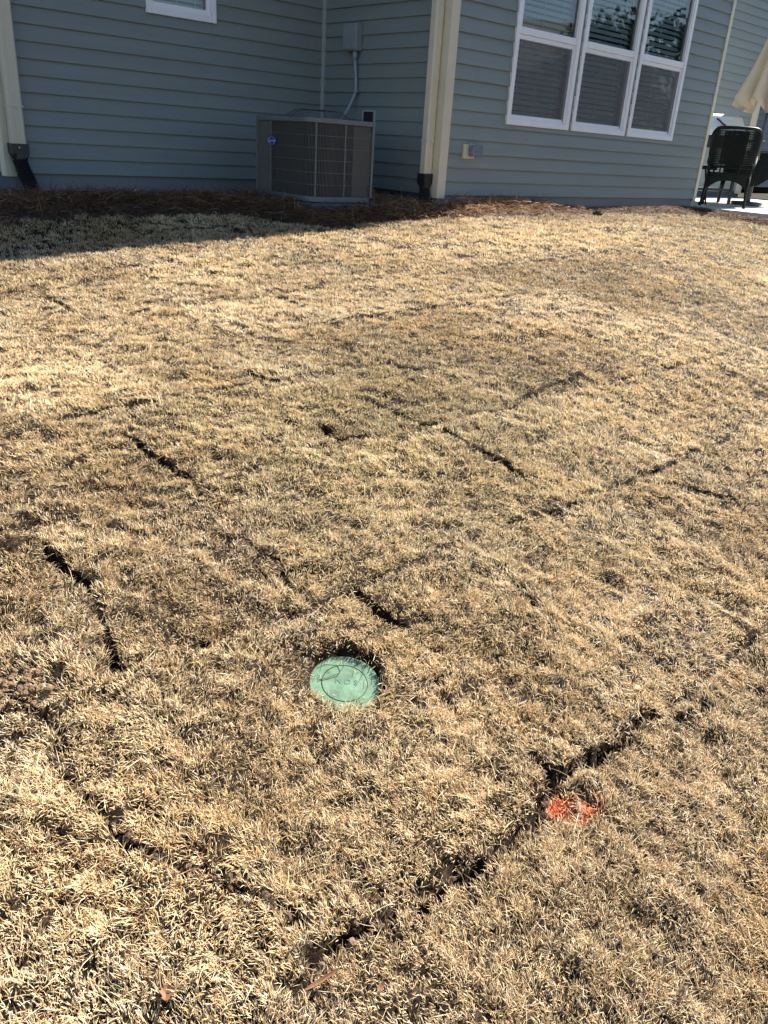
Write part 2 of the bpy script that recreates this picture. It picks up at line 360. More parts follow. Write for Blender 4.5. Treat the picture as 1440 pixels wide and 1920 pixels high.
siding('front_wall', (XI, YR), (1, 0), (0, -1), X1-XI, [(a-XI+.02, b-XI-.02, c+.02, d-.02) for a, b, c, d in WIN], seed=3)
siding('recessed_wall', (X0, YL), (1, 0), (0, -1), XI-X0, [(WL[0]-X0+.02, WL[1]-X0-.02, WL[2]+.02, WL[3]-.02)], seed=5)
siding('inner_side_wall', (XI, YL), (0, -1), (-1, 0), YL-YR, seed=8)
siding('left_side_wall', (X0, YL+6), (0, -1), (-1, 0), 6, seed=9)
siding('right_side_wall', (X1, YR), (0, 1), (1, 0), YL-YR, seed=10)
XP = 16.22
siding('patio_wall', (X1, YL), (1, 0), (0, -1), XP-X1, seed=11, nc=NC)
siding('porch_wall', (XP-1, 10.2), (1, 0), (0, -1), 9, seed=12, m=M_SHADEW)
# backing shell, keeps the inside dark
mb = MB()
for P0, P1 in [((X1-.004, YR+.03), (X1-.004, YL+6)), ((X0, YL+6), (XP+8, YL+6)), ((XP-.01, YL), (XP-.01, 10.2)), ((XP+8, 10.2), (XP+8, 14))]:
    mb.add([(P0[0], P0[1], .5), (P1[0], P1[1], .5), (P1[0], P1[1], ZT), (P0[0], P0[1], ZT)], [(0,1,2,3)])
hobj('shell_wall', mb, M_SHADEW)
# sheathing right behind the siding, with the same holes
def sheath(x0, x1, y, ops):
    mb = MB(); xs = sorted({x0, x1} | {o[0] for o in ops} | {o[1] for o in ops})
    for a, b in zip(xs[:-1], xs[1:]):
        o = [o for o in ops if o[0] <= (a+b)/2 <= o[1]]
        zz = [(.5, ZT)] if not o else [(.5, o[0][2]), (o[0][3], ZT)]
        for c, d in zz: mb.add([(a, y, c), (b, y, c), (b, y, d), (a, y, d)], [(0,1,2,3)])
    return mb
hobj('sheathing', sheath(XI+.01, X1-.01, YR+.012, [(a+.02, b-.02, c+.02, d-.02) for a, b, c, d in WIN]), M_SHADEW)
hobj('sheathing', sheath(X0+.01, XI+.6, YL+.012, [(WL[0]+.02, WL[1]-.02, WL[2]+.02, WL[3]-.02)]), M_SHADEW)
# roof (two storeys up, out of the picture, casts the shade)
mb = MB()
def gable(x0, x1, y0, y1, z, rise, oh=.08):
    xm = (x0+x1)/2; ym = (y0+y1)/2
    mb.add([(x0-oh, y0-oh, z), (x1+oh, y0-oh, z), (x1+oh, y1+oh, z), (x0-oh, y1+oh, z), (x0-oh, ym, z+rise), (x1+oh, ym, z+rise),
            (x0-oh, y0-oh, z-.18), (x1+oh, y0-oh, z-.18), (x1+oh, y1+oh, z-.18), (x0-oh, y1+oh, z-.18)],
           [(0,1,5,4), (2,3,4,5), (0,4,3), (1,2,5), (6,7,1,0), (7,8,2,1), (8,9,3,2), (9,6,0,3), (9,8,7,6)])
gable(XI, X1, YR, YL+6, ZT, 2.0); gable(X0, XI-.1, YL, YL+6, ZT, 2.0); gable(X1+.1, XP+8, YL, YL+6, ZT, 2.0)
hobj('roof', mb, M_ROOF)
# foundation
mb = MB(); t_ = .022
mb.box(XI+t_, X1-t_, YR+t_, YR+.25, .4, ZB+.004)
hobj('foundation', mb, M_FOUND)
mb = MB().box(X0+t_, XI+t_, YL+t_, YL+.25, .4, ZB+.004); hobj('foundation', mb, M_FOUND)
mb = MB().box(XI+t_, XI+.2, YR+.25, YL+t_-.002, .4, ZB+.003); hobj('foundation', mb, M_FOUND)
mb = MB().box(X0+t_, X0+.2, YL+.25, YL+6, .4, ZB+.003); hobj('foundation', mb, M_FOUND)
mb = MB().box(X1-t_, XP, YL+t_, YL+.25, .4, ZB+.005); hobj('foundation', mb, M_FOUND)
# starter strip shadow line trims and corner boards
def corner(x, y, sx, sy, m=M_TRIM, wx=.085, wy=.085, z0=ZB-.03, z1=ZT-.2):
    """outside corner board: sx,sy point outward"""
    mb = MB(); p = .026
    xa, xb = sorted((x+sx*p, x-sx*wx)); ya, yb = sorted((y+sy*p, y+sy*.002))
    mb.box(xa, xb, ya, yb, z0, z1)
    xa, xb = sorted((x+sx*p, x+sx*.002)); ya, yb = sorted((y+sy*.002, y-sy*wy))
    mb.box(xa, xb, ya, yb, z0, z1)
    return hobj('corner_board', mb, m, bevel=.003)
corner(XI, YR, -1, -1); corner(X1, YR, 1, -1, wx=.04); corner(X0, YL, -1, -1, wx=.07); corner(XP, YL, 1, -1, wx=.21)
mb = MB().box(XI-.042, XI-.003, YL-.042, YL-.003, ZB-.02, ZT-.2); hobj('inside_corner_trim', mb, M_STRIM, bevel=.004)
# windows
def window(x0, x1, z0, z1, y, has_screen=True, seed=0, tilt=0):
    fw = .052; sw = .042; zm = z0+.8 if z1-z0 > 1.5 else (z0+z1)/2
    mb = MB()
    mb.box(x0, x0+fw, y-.034, y+.05, z0, z1).box(x1-fw, x1, y-.034, y+.05, z0, z1)
    mb.box(x0+fw, x1-fw, y-.034, y+.05, z0, z0+fw).box(x0+fw, x1-fw, y-.034, y+.05, z1-fw, z1)
    fr = hobj('window', mb, M_WHITE, bevel=.003)
    a, b = x0+fw, x1-fw
    mb = MB()   # lower sash
    mb.box(a, a+sw*.7, y-.012, y+.03, z0+fw, zm+.0).box(b-sw, b, y-.012, y+.03, z0+fw, zm)
    mb.box(a+sw*.7, b-sw, y-.012, y+.03, z0+fw, z0+fw+.045).box(a+sw*.7, b-sw, y-.012, y+.03, zm-.045, zm)
    hsub('sash', mb, M_WHITE, fr, bevel=.002)
    mb = MB()   # upper sash stands a little proud
    zt = z1-fw
    mb.box(a, a+sw*.6, y-.026, y+.02, zm+.001, zt).box(b-sw*.6, b, y-.026, y+.02, zm+.001, zt)
    mb.box(a+sw*.6, b-sw*.6, y-.026, y+.02, zm+.001, zm+.062).box(a+sw*.6, b-sw*.6, y-.026, y+.02, zt-.04, zt)
    hsub('sash', mb, M_WHITE, fr, bevel=.002)
    hsub('glass_pane', MB().add([(a+.02, y+.004, zm+.05), (b-.02, y+.004, zm+.05), (b-.02, y+.004, zt-.03), (a+.02, y+.004, zt-.03)], [(0,1,2,3)]), M_GLASS, fr)
    hsub('glass_pane', MB().add([(a+.02, y+.014, z0+fw+.03), (b-.02, y+.014, z0+fw+.03), (b-.02, y+.014, zm-.03), (a+.02, y+.014, zm-.03)], [(0,1,2,3)]), M_GLASS, fr)
    if has_screen:
        hsub('insect_screen', MB().add([(a+.03, y-.014, z0+fw+.04), (b-.05, y-.014, z0+fw+.04), (b-.05, y-.014, zm-.04), (a+.03, y-.014, zm-.04)], [(0,1,2,3)]), M_SCREEN, fr)
        mb = MB().box(b-.062, b-.050, y-.019, y-.0135, z0+fw+.02, zm-.045)
        hsub('screen_rail', mb, M_SHADEW, fr)
    rr = random.Random(seed); mb = MB(); z = z0+fw+.01; n = 0
    while z < z1-fw:      # blind slats, tilted
        tz = .021+rr.uniform(-.002, .002); dz = rr.uniform(-.002, .002)
        mb.add([(a-.01, y+.075, z-tz+dz), (b+.01, y+.075, z-tz-dz), (b+.01, y+.115, z+tz-dz), (a-.01, y+.115, z+tz+dz)], [(0,1,2,3)])
        z += .052; n += 1
    for xx in (a+.18*(b-a), a+.5*(b-a), a+.82*(b-a)):
        mb.box(xx-.002, xx+.002, y+.07, y+.073, z0+fw, z1-fw)
    hsub('blind', mb, M_BLIND, fr)
    # the reveal of the opening
    mb = MB(); 
    mb.add([(x0+.02, y+.05, z0+.02), (x1-.02, y+.05, z0+.02), (x1-.02, y+.05, z1-.02), (x0+.02, y+.05, z1-.02),
            (x0+.02, y+.16, z0+.02), (x1-.02, y+.16, z0+.02), (x1-.02, y+.16, z1-.02), (x0+.02, y+.16, z1-.02)],
           [(0,1,5,4), (1,2,6,5), (2,3,7,6), (3,0,4,7)])
    hsub('reveal', mb, M_WHITE, fr)
for i, W in enumerate(WIN): window(*W, YR, seed=i)
window(*WL, YL, has_screen=False, seed=9)
for x0, x1, y in ((6.7, 10.4, YR+.165), (3.7, 5.0, YL+.165)):
    mb = MB(); ya, yb, za, zb = y, y+1.6, 1.3, 4.2
    mb.add([(x0,ya,za),(x1,ya,za),(x1,yb,za),(x0,yb,za),(x0,ya,zb),(x1,ya,zb),(x1,yb,zb),(x0,yb,zb)], [(0,1,2,3),(4,7,6,5),(1,5,6,2),(2,6,7,3),(3,7,4,0)])
    hobj('room', mb, M_ROOM)

# downspouts with black corrugated boots
def corrug(pts, r):
    """ribbed flexible pipe along a polyline"""
    P = [Vector(p) for p in pts]; out = []; rad = []; tot = sum((b-a).length for a, b in zip(P[:-1], P[1:])); n = int(tot/.0085)
    for i in range(n+1):
        d = tot*i/n
        for a, b in zip(P[:-1], P[1:]):
            l = (b-a).length
            if d <= l+1e-6: out.append(a.lerp(b, d/l)); break
            d -= l
        rad.append(r*(1.0 if i % 2 else .86))
    return MB().tube(out, rad, 14)
def downspout(x0, x1, y0, y1, zb, pipe, screws, pr=.055):
    mb = MB(); c = .012      # ribbed rectangular section
    xm = (x0+x1)/2
    poly = [(x0+c, y0), (xm-.02, y0), (xm-.016, y0+.005), (xm+.016, y0+.005), (xm+.02, y0), (x1-c, y0), (x1, y0+c), (x1, y1-c), (x1-c, y1), (x0+c, y1), (x0, y1-c), (x0, y0+c)]
    mb.prism(poly, zb, ZT-.2)
    d = hobj('downspout', mb, M_TRIM)
    mb = MB().box(x0-.004, x1+.004, y0-.004, y1-.001, zb+.30, zb+.312); hsub('strap', mb, M_TRIM, d)
    mb = MB(); e = .012
    a = [(x0-e, y0-e), (x1+e, y0-e), (x1+e, y1-.002), (x0-e, y1-.002)]
    cx, cy = (x0+x1)/2, (y0+y1)/2
    n = 16; top = []; bot = []
    for i in range(n):
        t = 2*math.pi*i/n; c_, s_ = math.cos(t), math.sin(t); k = 1/max(abs(c_), abs(s_))
        top.append((cx+c_*k*(x1-x0+2*e)/2, cy+s_*k*(y1-y0+1.4*e)/2-.003)); bot.append((pipe[0][0]+c_*pr, pipe[0][1]+s_*pr))
    z1_, z2_, z3_ = zb+.02, zb-.055, zb-.10
    V_ = [(x, y, z1_) for x, y in top]+[(x, y, z2_) for x, y in top]+[(x, y, z3_) for x, y in bot]
    F = []
    for r in range(2):
        for i in range(n): F.append((r*n+i, r*n+(i+1) % n, (r+1)*n+(i+1) % n, (r+1)*n+i))
    mb.add(V_, [tuple(reversed(f)) for f in F])
    hsub('adapter', mb, M_BLACK, d)
    hsub('corrugated_pipe', corrug(pipe, pr), M_BLACK, d)
    if screws: hsub('screw', MB().blob((x0+.048, y0-.016, zb-.01), .007, 3), M_PAPER, d)
downspout(2.655, 2.775, 7.600, 7.686, 1.295, [(2.715, 7.645, 1.20), (2.735, 7.63, 1.10), (2.765, 7.60, 1.0), (2.775, 7.57, .86), (2.775, 7.55, .72)], True, .066)
downspout(5.905, 6.005, 5.935, 6.020, 1.245, [(5.955, 5.975, 1.15), (5.945, 5.955, 1.06), (5.93, 5.93, .96), (5.92, 5.91, .78)], False)
# disconnect box, conduit, line-set cover, outlet
e = MB().box(XI-.105, XI-.012, 7.075, 7.275, 2.335, 2.575); box = hobj('disconnect_box', e, M_BOX, bevel=.012)
hsub('door', MB().box(XI-.118, XI-.1055, 7.085, 7.265, 2.345, 2.545), M_BOX, box, bevel=.006)
hsub('latch', MB().box(XI-.124, XI-.1185, 7.16, 7.19, 2.35, 2.375), M_GALV, box)
hobj('conduit', MB().tube([(XI-.055, 7.135, 2.34), (XI-.055, 7.135, 2.27)], .024, 10).tube([(XI-.055, 7.135, 2.275), (XI-.05, 7.115, 2.1), (XI-.048, 7.105, 1.98), (XI-.06, 7.125, 1.92), (XI-.12, 7.14, 1.80), (XI-.22, 7.13, 1.69), (XI-.40, 7.0, 1.56), (XI-.60, 6.945, 1.50)], .0155, 10)
     .box(XI-.07, XI-.012, 7.07, 7.15, 1.965, 1.98), M_GALV, smooth=True)
hobj('line_cover', MB().box(XI-.035, XI-.012, 6.84, 6.99, 1.60, 1.79), M_BLACK, bevel=.006)
hobj('line_cover_frame', MB().box(XI-.030, XI-.010, 6.815, 6.838, 1.58, 1.80).box(XI-.030, XI-.010, 6.992, 7.012, 1.58, 1.80).box(XI-.030, XI-.010, 6.838, 6.992, 1.791, 1.806), M_STRIM)
o = hobj('electrical_outlet', MB().box(6.325, 6.485, YR-.036, YR-.008, 1.418, 1.548), M_TRIM, bevel=.004)
hsub('cover', MB().box(6.385, 6.535, YR-.105, YR-.037, 1.445, 1.545), M_CLEAR, o, bevel=.012)
hsub('hinge', MB().box(6.382, 6.402, YR-.060, YR-.037, 1.535, 1.560), M_GALV, o)
hsub('socket', MB().box(6.405, 6.475, YR-.044, YR-.0365, 1.455, 1.530), M_PAPER, o)

# ------------------------------------------------------------------ patio
slab = MB().prism([(X1+.004, YL+.0), (X1+.004, 3.2), (15.9, 3.2), (15.9, YL)], .80, .985)
so = obj('patio', slab, M_SLAB, bevel=.008); tag(so, kind='structure')

# ------------------------------------------------------------------ air conditioner
ax0, ax1, ay0, ay1, az0, az1 = 4.639, 5.322, 6.025, 6.937, .992, 1.672
pad = obj('equipment_pad', MB().box(ax0-.05, ax1+.06, ay0-.05, ay1+.05, .86, .985), M_FOUND, bevel=.01)
tag(pad, 'low grey pad under the air conditioner, sunk in the pine straw', 'equipment pad')
ac = thing('air_conditioner', 'grey outdoor air conditioner with wire louvers and a blue oval badge beside the wall corner', 'air conditioner', loc=((ax0+ax1)/2, (ay0+ay1)/2, az0))
AL = Vector(ac.location)
def aobj(n, mb, m, p=ac, **k): mb.xf(Matrix.Translation(-AL)); return obj(n, mb, m, p, **k)
def rrect(x0, x1, y0, y1, rads, n=7):
    """rounded rectangle, radii for corners (x0y0, x1y0, x1y1, x0y1), anticlockwise"""
    out = []
    for (cx, cy, a0), r in zip(((x0, y0, 180), (x1, y0, 270), (x1, y1, 0), (x0, y1, 90)), rads):
        sx = 1 if cx == x0 else -1; sy = 1 if cy == y0 else -1
        for i in range(n+1):
            t = math.radians(a0+90*i/n); out.append((cx+sx*r+r*math.cos(t), cy+sy*r+r*math.sin(t)))
    return out
RAD = (.16, .06, .06, .06)
aobj('base_pan', MB().prism(rrect(ax0, ax1, ay0, ay1, RAD), az0, az0+.045), M_ACM, bevel=.004)
aobj('top_cover', MB().prism(rrect(ax0-.008, ax1+.008, ay0-.008, ay1+.008, RAD), az1-.040, az1), M_ACM, bevel=.006)
aobj('coil', MB().prism(rrect(ax0+.035, ax1-.035, ay0+.035, ay1-.035, (.13, .04, .04, .04)), az0+.04, az1-.035), M_COIL)
path = rrect(ax0+.004, ax1-.004, ay0+.004, ay1-.004, RAD, 8)
# start of the path = left side going round the near corner to the front; closed
def walk(path, ds):
    P = [Vector((x, y, 0)) for x, y in path]; P.append(P[0]); out = []; carry = 0
    for a, b in zip(P[:-1], P[1:]):
        l = (b-a).length
        if l < 1e-6: continue
        d = carry
        while d < l: out.append(a.lerp(b, d/l)); d += ds
        carry = d-l
    return out
zlo, zhi = az0+.045, az1-.04
mb = MB()
for p in walk(path, .0135): mb.box(p.x-.0014, p.x+.0014, p.y-.0014, p.y+.0014, zlo, zhi)
g1 = aobj('louver_grille', mb, M_WIRE)
mb = MB()
for i in range(1, 6):
    z = zlo+(zhi-zlo)*i/6; out = rrect(ax0+.001, ax1-.001, ay0+.001, ay1-.001, RAD, 8); out.append(out[0])
    mb.tube([(x, y, z) for x, y in out], .0028, 5)
obj('cross_wire', mb.xf(Matrix.Translation(-AL)), M_WIRE, g1)
for cx, cy, s in ((ax0+.003, ay1-.255, .007), (ax0+.052, ay0+.052, .007), (ax0+.34, ay0+.003, .006), (ax1-.02, ay0+.006, .012), (ax0+.006, ay1-.03, .012)):
    aobj('corner_post', MB().box(cx-s, cx+s, cy-s, cy+s, zlo-.003, zhi+.003), M_ACM, bevel=.002)
aobj('service_panel', MB().box(ax0+.001, ax0+.02, ay1-.235, ay1-.045, zlo+.004, zhi-.004), M_ACP, bevel=.003)
aobj('service_panel', MB().box(ax0+.45, ax1-.05, ay0+.024, ay0+.034, zlo+.004, zhi-.004), M_ACP)
# fan guard: low wire dome
mb = MB(); fcx, fcy = (ax0+ax1)/2+.02, (ay0+ay1)/2-.02
for i in range(12):
    r = .03+.025*i; z = az1+(.072 if r < .20 else .072-(r-.20)/.115*.066)
    mb.tube([(fcx+r*math.cos(t*math.pi/18), fcy+r*math.sin(t*math.pi/18), z) for t in range(37)], .0022, 5)
for k in range(10):
    t = math.pi*k/5; c_, s_ = math.cos(t), math.sin(t)
    mb.tube([(fcx+.03*c_, fcy+.03*s_, az1+.074), (fcx+.20*c_, fcy+.20*s_, az1+.074), (fcx+.315*c_, fcy+.315*s_, az1+.003)], .0035, 5)
aobj('fan_guard', mb, M_WIRE)
aobj('fan_opening', MB().disc((fcx, fcy, az1+.0005), .30, .002), M_BLACK)
# badge on the left face
by, bz = ay1-.285, az0+.475
mb = MB(); n = 28
def oval(r1, r2, x0, x1): 
    V_ = [(x0, by+r1*math.cos(2*math.pi*i/n), bz+r2*math.sin(2*math.pi*i/n)) for i in range(n)]+[(x1, by+r1*math.cos(2*math.pi*i/n), bz+r2*math.sin(2*math.pi*i/n)) for i in range(n)]
    return V_, [tuple(range(n)), tuple(range(2*n-1, n-1, -1))]+[(i, n+i, n+(i+1) % n, (i+1) % n) for i in range(n)]
badge = aobj('badge', MB().add(*oval(.066, .037, ax0-.012, ax0+.0)), M_BLUE)
ring = MB(); ring.tube([(ax0-.0125, by+.057*math.cos(2*math.pi*i/n), bz+.030*math.sin(2*math.pi*i/n)) for i in range(n+1)], .0016, 5)
aobj('badge_rim', ring, M_SILV, badge)
def text(name, s, size, M, m, parent, ext=.001, sx=1):
    c = bpy.data.curves.new(name, 'FONT'); c.body = s; c.size = size; c.extrude = ext; c.align_x = 'CENTER'; c.align_y = 'CENTER'; c.materials.append(m); c.shear = .25 if s[0] == 'C' else 0
    tmp = bpy.data.objects.new(name, c); me = bpy.data.meshes.new_from_object(tmp); bpy.data.objects.remove(tmp); me.name = name
    o = bpy.data.objects.new(name, me); COL.objects.link(o); o.parent = parent; o.matrix_basis = M @ Matrix.Diagonal((sx, 1, 1, 1)); return o
Mt = Matrix(((0, 0, -1, ax0-.0135-AL.x), (-1, 0, 0, by-AL.y), (0, 1, 0, bz-AL.z), (0, 0, 0, 1)))
text('lettering', 'Carrier', .040, Mt, M_SILV, badge)

# ------------------------------------------------------------------ valve box cover in the lawn
lz = float(G(*LID))
slope = .29-.0446*LID[1]
valve = thing('valve_cover', 'round green plastic valve box cover with a ringed lid sunk in the dry lawn', 'valve cover', loc=(LID[0], LID[1], lz-.024))
valve.rotation_euler = (math.atan(slope)*.93, math.radians(-6.5), 0)
# facing: lettering reads from the camera side
rot = Matrix.Rotation(math.radians(-44), 4, 'Z')
mb = MB(); n = 64; Ro, Ri = LIDR, .0565
rings = [(Ro, -.03), (Ro, -.003), (Ro-.003, 0), (Ri+.0010, 0), (Ri+.0008, -.004), (Ri+.0004, -.012)]
Vv = [(r*math.cos(2*math.pi*i/n), r*math.sin(2*math.pi*i/n), z) for r, z in rings for i in range(n)]
Ff = [(k*n+i, k*n+(i+1) % n, (k+1)*n+(i+1) % n, (k+1)*n+i) for k in range(len(rings)-1) for i in range(n)]
obj('collar', MB().add(Vv, Ff), M_LID, valve, smooth=False)
rings = [(Ri-.0005, -.012), (Ri-.0005, -.0012), (Ri-.002, .0002), (.02, .0006), (.0, .0006)]
Vv = [(r*math.cos(2*math.pi*i/n), r*math.sin(2*math.pi*i/n), z) for r, z in rings for i in range(n)]
Ff = [(k*n+i, k*n+(i+1) % n, (k+1)*n+(i+1) % n, (k+1)*n+i) for k in range(len(rings)-1) for i in range(n)]
lid = obj('lid', MB().add(Vv, Ff), M_LID, valve)
text('lettering', 'N D S', .022, Matrix.Translation((0, 0, .0009)) @ rot @ Matrix.Translation((.004, .004, 0)), M_LIDD, lid, ext=.0006)
tw = bpy.data.objects
twm = MB().tube([(-.052, .052, .010), (-.03, .07, .012), (-.002, .072, .012), (.006, .05, .010), (-.004, .028, .006), (-.03, .012, .003), (-.052, .004, .003)], .0009, 5)
tw = obj('twig', twm, M_SOIL); tw.matrix_world = valve.matrix_basis @ Matrix.Rotation(math.radians(-44), 4, 'Z') @ Matrix.Translation((-.012, -.004, 0)); tag(tw, 'thin curved dark twig lying across the green valve cover', 'twig')

# ------------------------------------------------------------------ grass
cmx, cmy = 0.0, 0.0
PAL = np.array([(.84,.72,.50), (.70,.56,.36), (.66,.48,.26), (.34,.215,.12), (.50,.46,.27), (.74,.66,.55), (.52,.38,.22)])*np.array([1.04, .985, .905])
def blades(P, L, W, az, lean, curl, colr, tipcol, name, mat_, lift=0):
    """P (n,3) roots; az lean direction, lean angle from up"""
    n = len(P); d = np.stack([np.cos(az), np.sin(az), np.zeros(n)], 1); up = np.array([0, 0, 1.0])
    l1 = lean*(1-curl); l2 = lean*(1+curl*.9)
    v1 = d*np.sin(l1)[:, None]+up*np.cos(l1)[:, None]; v2 = d*np.sin(l2)[:, None]+up*np.cos(l2)[:, None]
    tw = az+np.pi/2+RNG.uniform(-1.0, 1.0, n); side = np.stack([np.cos(tw), np.sin(tw), RNG.uniform(-.35, .35, n)], 1)
    m = P+v1*(L*.5)[:, None]; t = m+v2*(L*.5)[:, None]; hw = side*(W/2)[:, None]
    V = np.stack([P-hw*.8, P+hw*.8, m-hw, m+hw, t], 1).reshape(-1, 3)
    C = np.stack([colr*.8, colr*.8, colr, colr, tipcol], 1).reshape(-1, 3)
    b = np.arange(n)*5
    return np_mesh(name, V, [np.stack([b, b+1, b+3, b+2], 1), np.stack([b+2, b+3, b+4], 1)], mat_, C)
def sample_region(dens_fn, x0, x1, y0, y1, dmax):
    n = int((x1-x0)*(y1-y0)*dmax); X = RNG.uniform(x0, x1, n); Y = RNG.uniform(y0, y1, n)
    k = RNG.uniform(0, dmax, n) < dens_fn(X, Y); return X[k], Y[k]
Fh = np.array([F_.x, F_.y]); Fh = Fh/np.linalg.norm(Fh); Rh = np.array([R_.x, R_.y]); Rh = Rh/np.linalg.norm(Rh)
def dens(X, Y):
    a = X*Fh[0]+Y*Fh[1]; l = X*Rh[0]+Y*Rh[1]; dist = np.hypot(X, Y)
    half = .28+.56*np.maximum(a, 0)
    seen = (a > .35) & (np.abs(l) < half)
    d = np.interp(dist, [0, 1.5, 2.5, 4, 6, 9, 14], [5800, 5600, 3700, 1900, 1000, 450, 150])
    marg = 1-sst(0, 1.0, np.abs(l)-half)
    d = np.where(seen, d, np.where(a > .1, d*np.maximum(.16, .5*marg), 120))
    return d
tx, ty = [], []
for (x0, x1, y0, y1, dm) in ((-.6, 3.0, -.6, 3.0, 6200), (-.6, 3.0, 3.0, 6.7, 2900), (3.0, 6.0, -1.5, 6.3, 2700), (6, 11.0, -2.5, 5.9, 1050), (-4, -.6, -2, 8, 500), (-.6, 6, -4, -.6, 400), (11, 16, -3, 3.2, 300)):
    if x0 == 3.0: pass
    a, b = sample_region(dens, x0, x1, y0, y1, dm); tx.append(a); ty.append(b)
tx = np.concatenate(tx); ty = np.concatenate(ty)
keep = (tx < 2.4) | (ty < YR-.05) | ((ty < YL-.05) & (tx < XI)); tx, ty = tx[keep], ty[keep]
keep = ~((ty < -1.5) & (tx > 3) & (tx < 6) & (ty > -4) & (RNG.random(len(tx)) < .4)); tx, ty = tx[keep], ty[keep]
bm_ = bedmask(tx, ty); tx, ty = tx[bm_ < .0+.0], ty[bm_ < 0]
tm, _ = trench(tx, ty); lq = np.hypot(tx-LID[0], ty-LID[1])
k = (tm < RNG.uniform(.40, .92, len(tm))) & (lq > LIDR*(1.0+.05*sst(-.03, .05, (tx-LID[0])*.62+(ty-LID[1])*.78))); tx, ty, lq = tx[k], ty[k], lq[k]
nt_ = len(tx); dist = np.hypot(tx, ty)
nb = 14
# tuft lean: combing field + sod piece + random
pc = piece(tx, ty)
comb = 2*np.pi*(fb(tx, ty, .40, 51, 2)*1.6+pc*.5)
cstr = (.20+.70*fb(tx, ty, .22, 52, 2))*np.interp(np.hypot(tx, ty), [0, 2, 4], [.95, .8, .55])
rnd = RNG.uniform(0, 2*np.pi, nt_)
lx = np.cos(comb)*cstr*1.1+np.cos(rnd)*.45; ly = np.sin(comb)*cstr*1.1+np.sin(rnd)*.45
I = np.repeat(np.arange(nt_), nb); n = len(I)
ang = RNG.uniform(0, 2*np.pi, n); rad = np.sqrt(RNG.random(n))
rs = np.interp(dist, [0, 2, 5, 9], [.016, .018, .028, .045])[I]
bx = tx[I]+np.cos(ang)*rad*rs; by_ = ty[I]+np.sin(ang)*rad*rs
ddx = lx[I]+np.cos(ang)*rad*1.0+RNG.normal(0, .30, n); ddy = ly[I]+np.sin(ang)*rad*1.0+RNG.normal(0, .30, n)
az = np.arctan2(ddy, ddx); lm = np.hypot(ddx, ddy)
lean = np.clip(.30+.60*lm+RNG.normal(0, .22, n), .05, 1.5)
long_ = .55+.9*fb(bx, by_, .12, 61, 2)
L = np.interp(dist, [0, 3, 8], [.0128, .0172, .028])[I]*long_*RNG.uniform(.55, 1.25, n)
W = np.interp(dist, [0, 2, 4, 8], [.00128, .00172, .0026, .0043])[I]*RNG.uniform(.7, 1.25, n)
stray = RNG.random(n) < .09
L = np.where(stray, L*np.where(RNG.random(n) < .12, RNG.uniform(2.4, 4.2, n), RNG.uniform(1.2, 2.2, n)), L); lean = np.where(stray, RNG.uniform(1.2, 1.6, n), lean); W = np.where(stray, W*.7, W)
rl = relief(bx, by_); bz_ = G(bx, by_)+rl-.006+np.where(stray, .008*RNG.random(n), 0)
ql = np.hypot(bx-LID[0], by_-LID[1]); tmb, _ = trench(bx, by_); k = (ql > LIDR*1.03) & (tmb < RNG.uniform(.45, 1.0, n)); keepb = tmb < RNG.uniform(.50, 1.25, n)
# around the lid: no blade may lean in from the far side too much, the near rim hangs over it
tl = np.interp(dist, [0, 9], [1, 1])
# a few broken blades lying on the cover
nd = 26; i0 = RNG.choice(n, nd, replace=False); a_ = RNG.uniform(0, 6.28, nd); q_ = LIDR*np.sqrt(RNG.uniform(.25, 1.0, nd))
bx[i0] = LID[0]+q_*np.cos(a_); by_[i0] = LID[1]+q_*np.sin(a_)
Nv = np.array(valve.rotation_euler.to_matrix() @ Vector((0, 0, 1)))
bz_[i0] = valve.location.z+.002-(Nv[0]*(bx[i0]-LID[0])+Nv[1]*(by_[i0]-LID[1]))/Nv[2]; lean[i0] = 1.45; L[i0] = RNG.uniform(.010, .026, nd); W[i0] = .0013
# colours
c1 = fb(bx, by_, .9, 71, 3); c2 = fb(bx, by_, .20, 72, 3); c3 = fb(bx, by_, .045, 73, 2)
pcb = pc[I]
olive = np.exp(-(((bx-2.0)/.85)**2+((by_-2.1)/.75)**2))*1.15+.25*sst(.55, .8, c2)
weights = np.stack([.30+1.3*sst(.45, .75, c1)+.25*pcb, .55+0*c1, .25+.9*sst(.5, .8, fb(bx, by_, .35, 74, 2)), .15+.38*sst(.55, .78, c3)+.25*(1-pcb), .10+olive*1.15, .22+.9*sst(.55, .8, fb(bx, by_, .5, 75, 2)), .25+.5*sst(.6, .85, 1-c1)], 1)
cum = np.cumsum(weights, 1); r_ = RNG.random(n)*cum[:, -1]; pi_ = (r_[:, None] > cum).sum(1)
tone = (.95+.32*(c1-.5)+.24*(c2-.5)+.12*(pcb-.5))*RNG.uniform(.78, 1.2, n)
colr = PAL[pi_]*tone[:, None]
greens = (RNG.random(n) < .004+.05*np.exp(-(((bx-2.55)/.35)**2+((by_-2.75)/.3)**2))+.03*sst(.74, .85, fb(bx, by_, .10, 76, 2)))
colr = np.where(greens[:, None], np.array([.10, .155, .04])*tone[:, None], colr)
tip = colr*RNG.uniform(.9, 1.22, n)[:, None]
